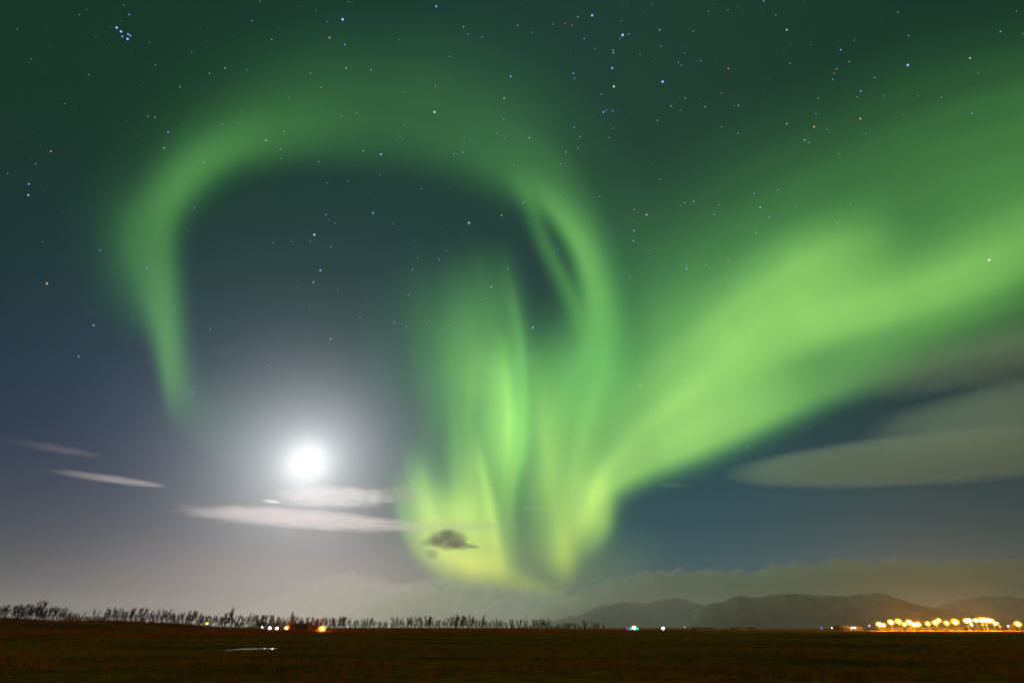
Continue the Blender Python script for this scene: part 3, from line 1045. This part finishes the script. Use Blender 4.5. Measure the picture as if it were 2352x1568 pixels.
for i, (px, top, seg) in enumerate(tree_spots):
    if seg == 'row' and 538 < px < 552:
        continue
    X0 = (px - CX) / FOC * 150
    Y = 160.0
    for _ in range(8):
        X, z = place(px, Y)
        Y = 0.5 * Y + 0.5 * float(np.interp(X, bx, by))
    Y += tr_rng.uniform(-5, 5)
    X, z = place(px, Y)
    if top == 'low':
        top = float(np.interp(px, txs, tys)) + tr_rng.uniform(10, 20) + (0 if 145 < px < 240 else 4)
    if top is None:
        top = float(np.interp(px, txs, tys)) + tr_rng.uniform(-7, 11 if seg != 'lone' else 0)
    h = max(chart_y_to_z(top, Y) - z, 1.2)
    k = 3 if seg == 'tall' else (2 if seg == 'lone' else 5 if seg == 'low' else tr_rng.choice([0, 1, 2, 4, 5, 0, 1, 4]))
    if proto_used[k]:
        t = copy_thing(protos[k])
    else:
        t = protos[k]
        proto_used[k] = True
    t.location = (X, Y, z)
    t.rotation_euler = (0, 0, tr_rng.uniform(0, 6.28))
    w = tr_rng.uniform(0.9, 1.2) * (1.5 if seg == 'low' else 1)
    s = h / 5.0 * 0.98
    t.scale = (s * w, s * w, s)
    t['category'] = 'tree'
    t['group'] = 'bare trees in the shelter belt on the bank'
    if seg == 'left':
        t['label'] = 'bare bushy tree in the tall clump on the bank at the left edge'
    elif seg == 'lone':
        t['label'] = ('thin sparse tree standing apart right of the left clump' if px < 200 else
                      'thin sparse tree standing apart just left of the long row')
    elif seg == 'tall':
        t['label'] = {521: 'narrow pointed tree taller than its neighbours, left of the white lamps',
                      662: 'narrow pointed tree rising behind the orange lamps',
                      1108: 'narrow pointed tree in the dense right half of the row'}[int(px)]
    elif seg == 'low':
        t['label'] = 'low bare bush on the bank between the taller trees'
        t['group'] = 'low bushes between the trees'
    elif seg == 'out':
        t['label'] = 'bare bushy tree on the bank beyond the left edge of the photo'
        t['group'] = 'trees beyond the left edge'
    elif px < 533:
        t['label'] = 'bare bushy tree in the open row left of the white lamps'
        t['group'] = 'trees left of the white lamps'
    elif px < 760:
        t['label'] = 'bare slender tree behind the white and orange lamps'
        t['group'] = 'trees behind the lamps'
    else:
        t['label'] = 'bare low tree in the dense row right of the orange lamps'
        t['group'] = 'trees right of the orange lamps'
for u, p in zip(proto_used, protos):
    if not u:
        for ch in list(p.children): bpy.data.objects.remove(ch)
        bpy.data.objects.remove(p)

# dark scrub under the trees
mb = MB()
rr = random.Random(21)
for i in range(2600):
    X = rr.uniform(-190, 70)
    yb = float(np.interp(X, bx, by))
    Y = yb + rr.gauss(-1, 5)
    z = float(ground_z(X, Y))
    hh = rr.uniform(0.4, 1.1) * (1.25 if X > -20 else 0.8)
    for _ in range(3):
        d = Vector((rr.gauss(0, .35), rr.gauss(0, .35), 1)).normalized()
        p = Vector((X + rr.gauss(0, .5), Y + rr.gauss(0, .5), z - .1))
        mb.tube(p, p + d * hh, 0.04, 0.012, 3, cap=False)
tag(mb.build('undergrowth', twig_m), 'dark tangled scrub along the foot of the tree row', 'scrub', kind='stuff')

# ------------------------------------------------------------------ grass
def grass(name, n, sampler, hmin, hmax, w, mat, label, seed):
    r = np.random.default_rng(seed)
    V, F = [], []
    c = 0
    for _ in range(n):
        X, Y = sampler(r)
        if X is None: continue
        z = float(ground_z(X, Y))
        for _ in range(4):
            a = r.uniform(0, 6.28)
            h = r.uniform(hmin, hmax)
            bxx, byy = X + r.normal(0, .09), Y + r.normal(0, .09)
            lx, ly = r.normal(0, .35) * h, r.normal(0, .35) * h
            ca, sa = math.cos(a) * w, math.sin(a) * w
            V += [(bxx - ca, byy - sa, z - .03), (bxx + ca, byy + sa, z - .03),
                  (bxx + lx * .4 + ca * .7, byy + ly * .4 + sa * .7, z + h * .6), (bxx + lx * .4 - ca * .7, byy + ly * .4 - sa * .7, z + h * .6),
                  (bxx + lx, byy + ly, z + h)]
            F += [[c, c + 1, c + 2, c + 3], [c + 3, c + 2, c + 4]]
            c += 5
    o = link_mesh(name, V, F, mat)
    return tag(o, label, 'grass', kind='stuff')


def mat_grass(name, c1, c2, c3):
    m, nt = new_mat(name)
    geo = nt.nodes.new('ShaderNodeNewGeometry')
    n = nt.nodes.new('ShaderNodeTexNoise')
    n.inputs['Scale'].default_value = 0.09
    n.inputs['Detail'].default_value = 4
    mp = nt.nodes.new('ShaderNodeMapping')
    mp.inputs['Scale'].default_value = (0.5, 1, 1)
    nt.links.new(geo.outputs['Position'], mp.inputs[0])
    nt.links.new(mp.outputs[0], n.inputs['Vector'])
    r = nt.nodes.new('ShaderNodeValToRGB')
    cr = r.color_ramp
    cr.elements.new(0.5)
    for e, (p, c) in zip(cr.elements, ((0.38, c1), (0.5, c2), (0.62, c3))):
        e.position = p
        e.color = (*c, 1)
    nt.links.new(n.outputs['Fac'], r.inputs[0])
    d = nt.nodes.new('ShaderNodeBsdfDiffuse')
    nt.links.new(r.outputs[0], d.inputs['Color'])
    out_surface(nt, d.outputs[0])
    return m


field_m = mat_grass('field_grass', (0.09, 0.085, 0.010), (0.38, 0.185, 0.018), (0.52, 0.195, 0.020))
tall_m = mat_grass('tall_grass', (0.34, 0.085, 0.012), (0.46, 0.120, 0.016), (0.55, 0.15, 0.020))
PUD = (-24.8, 50.0)


def near_field(r):
    Y = 15 + 75 * r.random() ** 1.6
    X = r.uniform(-1.35, 1.35) * Y
    if ((X - PUD[0]) / 3.8) ** 2 + ((Y - PUD[1] + 3) / 8) ** 2 < 1:
        return None, None
    # tussocks gather in patches, leaving barer strips
    k = math.sin(X * .35 + 2 * math.sin(Y * .21)) + math.sin(Y * .55 + X * .08)
    if k < r.uniform(-1.8, 1.2): return None, None
    return X, Y


def bank_field(r):
    X = r.uniform(-185, 75)
    yb = float(np.interp(X, bx, by))
    Y = yb - r.uniform(2, 62) * (yb / 190)
    return X, Y


grass('grass', 20000, near_field, 0.10, 0.40, 0.012, field_m, 'short dark brown and olive grass tussocks covering the field', 31)
grass('tall_grass', 9000, bank_field, 0.35, 0.95, 0.035, tall_m, 'taller reddish brown dry grass on the slope below the trees', 32)

# ------------------------------------------------------------------ puddles
wm, nt = new_mat('still_water')
gl = nt.nodes.new('ShaderNodeBsdfPrincipled')
gl.inputs['Base Color'].default_value = (0.01, 0.012, 0.014, 1)
gl.inputs['Roughness'].default_value = 0.05
gl.inputs['IOR'].default_value = 1.33
n = nt.nodes.new('ShaderNodeTexNoise')
n.inputs['Scale'].default_value = 7.0
geo = nt.nodes.new('ShaderNodeNewGeometry')
nt.links.new(geo.outputs['Position'], n.inputs['Vector'])
bp = nt.nodes.new('ShaderNodeBump')
bp.inputs['Strength'].default_value = 1.0
bp.inputs['Distance'].default_value = 0.06
nt.links.new(n.outputs['Fac'], bp.inputs['Height'])
nt.links.new(bp.outputs[0], gl.inputs['Normal'])
out_surface(nt, gl.outputs[0])
for (px0, px1, Yc, dy, label) in ((539, 573, 50.0, 2.6, 'widest shining puddle, leftmost in the dark field'),
                                  (575, 596, 50.2, 1.9, 'shining puddle just right of the widest one'),
                                  (606, 615, 51.0, 1.0, 'smallest shining puddle in the field'),
                                  (620, 636, 51.0, 1.3, 'rightmost small shining puddle in the field')):
    X0, _ = place(px0, Yc)
    X1, _ = place(px1, Yc)
    cxp, rx = (X0 + X1) / 2, (X1 - X0) / 2
    r = random.Random(px0)
    v = [(0, 0, 0)]
    for k in range(28):
        a = 2 * math.pi * k / 28
        q = 1 + 0.16 * math.sin(3 * a + r.random() * 6) + r.uniform(-.06, .06)
        v.append((rx * q * math.cos(a), dy * q * math.sin(a), 0))
    o = link_mesh('puddle', v, [[0, 1 + k, 1 + (k + 1) % 28] for k in range(28)], wm)
    o.location = (cxp, Yc, 0.03)
    tag(o, label, 'puddle', kind='structure')

# ------------------------------------------------------------------ lamps
pole_m = mat_noise('galvanised_pole', (0.12, 0.12, 0.12), (0.2, 0.2, 0.2), 3.0, 0.5)
LAMP = {'orange': mat_lamp('sodium_light', (1.0, 0.34, 0.010), 7000.0),
        'sodium_small': mat_lamp('small_sodium_light', (1.0, 0.40, 0.04), 260.0),
        'amber': mat_lamp('amber_light', (1.0, 0.36, 0.03), 7.0),
        'warm': mat_lamp('warm_floodlight', (1.0, 0.45, 0.06), 3600.0),
        'white': mat_lamp('white_light', (0.92, 1.0, 0.95), 30.0),
        'cool': mat_lamp('cool_light', (0.75, 0.80, 1.0), 6.0),
        'blue': mat_lamp('blue_light', (0.12, 0.14, 1.0), 3.0),
        'violet': mat_lamp('violet_light', (0.65, 0.55, 1.0), 3.0),
        'lime': mat_lamp('lime_light', (0.62, 0.80, 0.02), 4.0),
        'pink': mat_lamp('pink_light', (1.0, 0.55, 0.40), 3.0),
        'green': mat_lamp('green_light', (0.0, 0.85, 0.36), 2.2),
        'red': mat_lamp('red_light', (1.0, 0.10, 0.03), 2.5),
        'purple': mat_lamp('purple_light', (0.50, 0.05, 0.60), 0.9),
        'dim': mat_lamp('dim_light', (1.0, 0.80, 0.55), 0.9)}


def mat_glare(name, rgb, strength):  # see-through glow standing in for the glare and orange rim of a lamp
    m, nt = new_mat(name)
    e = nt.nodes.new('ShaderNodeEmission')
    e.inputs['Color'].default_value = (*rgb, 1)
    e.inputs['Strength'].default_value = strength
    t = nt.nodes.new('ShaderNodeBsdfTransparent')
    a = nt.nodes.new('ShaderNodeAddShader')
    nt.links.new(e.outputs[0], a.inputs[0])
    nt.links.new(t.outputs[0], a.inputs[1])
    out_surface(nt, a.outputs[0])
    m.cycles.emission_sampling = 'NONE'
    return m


GLARE = {'orange': mat_glare('sodium_glare', (1.0, 0.36, 0.015), 1.3), 'warm': mat_glare('warm_glare', (1.0, 0.48, 0.05), 0.95),
         'sodium_small': mat_glare('small_sodium_glare', (1.0, 0.40, 0.02), 0.9)}


def street_lamp(px, py, Y, kind, r, label, group='lamps of the lit town', heads=((0, 0, 1.0),), flat=0.75):
    X, z = place(px, Y)
    zl = max(chart_y_to_z(py, Y), z + 0.25 + r * flat)
    t = empty('street_lamp', (X, Y, z))
    tag(t, label, 'lamp', group)
    h = zl - z
    MB().tube((0, 0.12, -0.1), (0, 0.12, h + r * 0.4), 0.09, 0.06, 6).tube((0, 0.12, h + r * 0.35), (0, 0, h + r * .35), .05, .05, 5).build('pole', pole_m, t)
    for (ox, oz, k) in heads:
        mpx = Y * FW[1] / FOC
        if kind in GLARE:
            glare = MB().ball((ox * mpx, 0, h - oz * mpx), r * k * 2.8, flat, 14, 10).build('lamp_head_glow', GLARE[kind], t, smooth=True)  # oversized glowing shell added round the bulb as its glare
            MB().ball((ox * mpx, 0, h - oz * mpx), r * k * 0.66, flat, 12, 8).build('bulb', LAMP[kind], glare, smooth=True)
        else:
            MB().ball((ox * mpx, 0, h - oz * mpx), r * k, flat, 12, 8).build('lamp_head_glow', LAMP[kind], t, smooth=True)
    return t


TY = 305
town = [(2025, 1433, 'warm', .62, 'leftmost warm floodlight of the bright town row', ((0, 0, 1), (9, 1.5, .8))),
        (2054, 1428, 'warm', .62, 'second bright lamp from the left of the town row, orange rimmed', ((0, 0, 1),)),
        (2072, 1426, 'orange', .62, 'third town lamp from the left, double headed with its right head lower', ((0, 0, 1), (11, 6, .8))),
        (2096, 1428, 'orange', .64, 'fourth town lamp from the left, biggest cluster of three heads', ((0, 0, 1), (9, 5, 1.0), (18, 4, 1.0))),
        (2138, 1431, 'orange', .52, 'single low orange lamp right of the biggest cluster', ((0, 0, 1),)),
        (2156, 1429, 'orange', .56, 'twin orange lamp in the middle of the town row', ((0, 0, 1), (10, -4, .9))),
        (2182, 1430, 'orange', .52, 'orange lamp just right of the twin lamp in the town row', ((0, 0, 1),)),
        (2203, 1427, 'orange', .72, 'large single orange lamp with a tall glow above it', ((0, 0, 1),)),
        (2230, 1425, 'warm', .60, 'pale lamp with a smaller head below it, right of the large orange lamp', ((0, 0, 1), (7, -1, .9), (8, 7, .5))),
        (2252, 1424, 'warm', .50, 'small pale lamp left of the brightest group at the right', ((0, 0, 1),)),
        (2265, 1423, 'orange', .66, 'brightest orange lamp near the right end of the row, three heads', ((0, 0, 1), (8, .5, 1), (16, 1, 1))),
        (2289, 1425, 'warm', .52, 'pale lamp right of the brightest three-headed lamp', ((0, 0, 1), (5, 5, .7))),
        (2301, 1430, 'pink', .36, 'small pinkish lamp at the right end of the bright row', ((0, 0, 1),)),
        (2321, 1437, 'cool', .36, 'small white lamp standing apart right of the bright row', ((0, 0, 1),)),
        (2346, 1432, 'orange', .60, 'orange lamp cut by the right edge of the picture', ((0, 0, 1),)),
        (2272, 1435, 'amber', .34, 'small low amber lamp under the brightest group', ((0, 0, 1), (-9, 0, .8))),
        (1966, 1441, 'cool', .50, 'white lamp with a reddish side, left of the bright town row', ((0, 0, 1), (-7, 0, .8))),
        (2001, 1436, 'violet', .36, 'small violet lamp just left of the bright town row', ((0, 0, 1),)),
        (1913, 1441, 'cool', .26, 'tiny bluish white lamp between the blue and the white lamp', ((0, 0, 1),)),
        (1889, 1441, 'blue', .38, 'small deep blue lamp, leftmost of the town lights', ((0, 0, 1),)),
        (1950, 1437, 'dim', .26, 'tiny dim lamp just above the white and reddish lamp', ((0, 0, 1),))]
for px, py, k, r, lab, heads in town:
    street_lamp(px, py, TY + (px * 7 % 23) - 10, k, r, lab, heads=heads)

other = [(601, 1440, 172, 'white', .30, 'white lamp, highest and leftmost of three by the trees'),
         (618.5, 1446, 165, 'white', .30, 'white lamp in the middle of three by the trees'),
         (635, 1447, 165, 'white', .30, 'white lamp, rightmost of three beside the orange-lit house'),
         (657, 1445, 170, 'sodium_small', .28, 'tall orange lamp in front of the small house by the trees'),
         (739, 1444, 172, 'sodium_small', .42, 'lone round orange lamp right of the small house'),
         (470, 1431, 148, 'lime', .30, 'yellow-green lamp alone among the bare trees'),
         (1524, 1442, 330, 'white', .66, 'lone bright white lamp right of the coloured lights'),
         (1574, 1439, 340, 'pink', .26, 'tiny pinkish lamp right of the lone white lamp'),
         (1142, 1439, 300, 'dim', .28, 'tiny dim yellowish lamp among the dense row of trees'),
         (1192, 1438, 310, 'dim', .26, 'tiny dim white lamp near the end of the tree row'),
         (847, 1436, 215, 'dim', .18, 'tiny dim lamp among the trees right of the orange lamps')]
for px, py, Y, k, r, lab in other:
    street_lamp(px, py, Y, k, r, lab, 'lamps scattered along the trees and fields')

# coloured fairground-like light: green arch, white middle, red top, purple side
Y = 330
X, z = place(1457, Y)
mpx = Y * FW[1] / FOC
zc = chart_y_to_z(1446, Y) - z
t = empty('coloured_light', (X, Y, z))
tag(t, 'green arch of light with a white middle, red top and purple side light', 'light')
mb = MB()
for k in range(10):
    a0, a1 = math.pi * k / 10, math.pi * (k + 1) / 10
    rr_ = 8.5 * mpx
    mb.tube((rr_ * math.cos(a0), 0, zc + rr_ * math.sin(a0) * .7), (rr_ * math.cos(a1), 0, zc + rr_ * math.sin(a1) * .7), .42, .42, 8)
mb.build('arch', LAMP['green'], t)
MB().ball((0, -.3, zc + 4 * mpx), .75, .9).build('lamp_head_glow', LAMP['white'], t, smooth=True)
MB().ball((0, -.2, zc + 8.3 * mpx), .55, .7).build('lamp_head_glow', LAMP['red'], t, smooth=True)
MB().ball((-15 * mpx, -.2, zc + 1.5 * mpx), 1.0, .8).build('lamp_head_glow', LAMP['purple'], t, smooth=True)
MB().tube((-8.5 * mpx, .3, -.1), (-8.5 * mpx, .3, zc), .1, .1).tube((8.5 * mpx, .3, -.1), (8.5 * mpx, .3, zc), .1, .1).build('post', pole_m, t)

# ------------------------------------------------------------------ buildings
wall_m = mat_noise('rendered_wall', (0.012, 0.011, 0.010), (0.045, 0.040, 0.034), 0.25)
dark_wall_m = mat_noise('dark_cladding', (0.05, 0.045, 0.04), (0.08, 0.07, 0.06), 1.2)
roof_m = mat_noise('sheet_roof', (0.10, 0.09, 0.085), (0.15, 0.13, 0.12), 0.8, 0.6)
pale_roof_m = mat_noise('pale_sheet_roof', (0.60, 0.60, 0.62), (0.72, 0.71, 0.72), 0.8, 0.35)
door_m = mat_noise('door_paint', (0.09, 0.10, 0.12), (0.12, 0.13, 0.15), 2.0, 0.5)
glass_m = mat_noise('window_glass', (0.02, 0.025, 0.03), (0.03, 0.035, 0.04), 2.0, 0.15)


def shed(name, px0, px1, py_top, Y, label, wall, roof, depth=9.0, cat='building', roof_share=0.38, group=None, doors=1, windows=2):
    X0, z0 = place(px0, Y)
    X1, z1 = place(px1, Y)
    z = min(z0, z1)
    H = max(chart_y_to_z(py_top, Y + depth / 2) - z, 1.6)
    w = X1 - X0
    t = empty(name, ((X0 + X1) / 2, Y, z))
    tag(t, label, cat, group)
    hw = H * (1 - roof_share)
    MB().box(-w / 2, w / 2, 0, depth, -0.4, hw).build('wall', wall, t)
    rf = MB()
    o = 0.35
    b = len(rf.v)
    prof = [(-o, hw - .05), (depth / 2, H), (depth + o, hw - .05), (depth + o, hw + .12), (depth / 2, H + .17), (-o, hw + .12)]
    for x in (-w / 2 - .3, w / 2 + .3):
        rf.v += [(x, y, zz) for y, zz in prof]
    for i in range(6):
        j = (i + 1) % 6
        rf.f.append([i, j, 6 + j, 6 + i])
    rf.f += [[0, 5, 4, 1], [1, 4, 3, 2], [6, 7, 10, 11], [7, 8, 9, 10]]
    # gable ends
    g = len(rf.v)
    for x in (-w / 2, w / 2):
        rf.v += [(x, 0.01, hw), (x, depth - .01, hw), (x, depth / 2, H - .02)]
    rf.f += [[g, g + 1, g + 2], [g + 3, g + 5, g + 4]]
    rf.build('roof', roof, t)
    dh = min(2.1, hw * 0.85)
    for k in range(doors):
        x = -w / 2 + w * (k + .5) / doors * 0.6 + w * .1
        MB().box(x - .6, x + .6, -.04, .0 - .003, 0, dh).build('door', door_m, t)
    for k in range(windows):
        x = w * (-.5 + (k + 1) / (windows + 1)) + 1.0
        if hw > 1.6:
            MB().box(x - .5, x + .5, -.03, -.003, hw * .45, hw * .8).build('window', glass_m, t)
    return t


shed('warehouse', 2016, 2078, 1440.5, 340, 'long low building under the leftmost town lamps, walls lit orange', wall_m, roof_m, doors=2, group='low buildings behind the town lamps')
shed('warehouse', 2086, 2148, 1439.5, 342, 'low building behind the biggest lamp cluster, walls lit orange', wall_m, roof_m, doors=2, group='low buildings behind the town lamps')
shed('warehouse', 2156, 2216, 1440, 338, 'low building behind the twin and the large single orange lamp', wall_m, roof_m, doors=2, group='low buildings behind the town lamps')
shed('warehouse', 2226, 2312, 1438.5, 342, 'longest low building at the right, behind the brightest lamps', wall_m, roof_m, doors=3, windows=4, group='low buildings behind the town lamps')
shed('house', 1938, 1982, 1436, 330, 'small house behind the white and reddish lamp left of the town', wall_m, roof_m)
shed('shed', 1599, 1637, 1441, 400, 'dark flat shed in the field right of the tiny pinkish lamp', dark_wall_m, dark_wall_m, roof_share=.15, windows=0)
shed('shed', 1690, 1738, 1441.5, 410, 'dark long shed further right under the flat-topped hill', dark_wall_m, dark_wall_m, roof_share=.15, windows=0)
shed('greenhouse', 566, 694, 1430.5, 215, 'long low building with a pale roof behind the trees', wall_m, pale_roof_m, depth=14, roof_share=.55, doors=1, windows=3)
shed('house', 664, 690, 1439.5, 176, 'small house beside the orange lamp, its wall lit orange', wall_m, roof_m, depth=6)

# dark shrubs by the town
def dark_bush(px, Y, w, h, label, seed):
    X, z = place(px, Y)
    r = random.Random(seed)
    t = empty('shrub', (X, Y, z))
    tag(t, label, 'shrub')
    st, cr = MB(), MB()
    for _ in range(9):
        a = r.random() * 6.28
        d = Vector((math.cos(a) * .6, math.sin(a) * .6, 1)).normalized()
        e = d * h * r.uniform(.6, .9)
        st.tube((0, 0, -.2), e, .09, .03, 5, cap=False)
    for _ in range(700):
        u = Vector((r.gauss(0, 1), r.gauss(0, 1), r.gauss(0, 1))).normalized() * r.random() ** .4
        p = Vector((u.x * w, u.y * w * .7, h * .55 + u.z * h * .45))
        a = Vector((r.gauss(0, 1), r.gauss(0, 1), r.gauss(0, 1))).normalized() * .16
        b_ = a.orthogonal().normalized() * .12
        k = len(cr.v)
        cr.v += [tuple(p - a), tuple(p + b_), tuple(p + a), tuple(p - b_)]
        cr.f.append([k, k + 1, k + 2, k + 3])
    st.build('trunk', bark_m, t)
    cr.build('crown', leaf_m, t)


leaf_m = mat_noise('dark_leaves', (0.025, 0.03, 0.014), (0.05, 0.05, 0.02), 2.0)
dark_bush(1929, 322, 2.4, 3.2, 'dark shrub left of the white and reddish town lamp', 1)
dark_bush(2333, 305, 2.6, 3.3, 'dark shrub between the small white lamp and the right edge', 2)
dark_bush(1726, 395, 3.0, 2.2, 'dark low shrub at the left end of the town', 3)

# ------------------------------------------------------------------ haze
hm, nt = new_mat('haze_air')
v = nt.nodes.new('ShaderNodeVolumePrincipled')
v.inputs['Color'].default_value = (0.93, 0.93, 0.95, 1)
v.inputs['Density'].default_value = 0.00012
v.inputs['Anisotropy'].default_value = 0.45
o = nt.nodes.new('ShaderNodeOutputMaterial')
nt.links.new(v.outputs[0], o.inputs['Volume'])
haze = MB().box(-5900, 5900, -5900, 5900, -4.2, 246).build('haze', hm)
tag(haze, 'thin night haze lying over the whole plain', 'haze', kind='stuff')
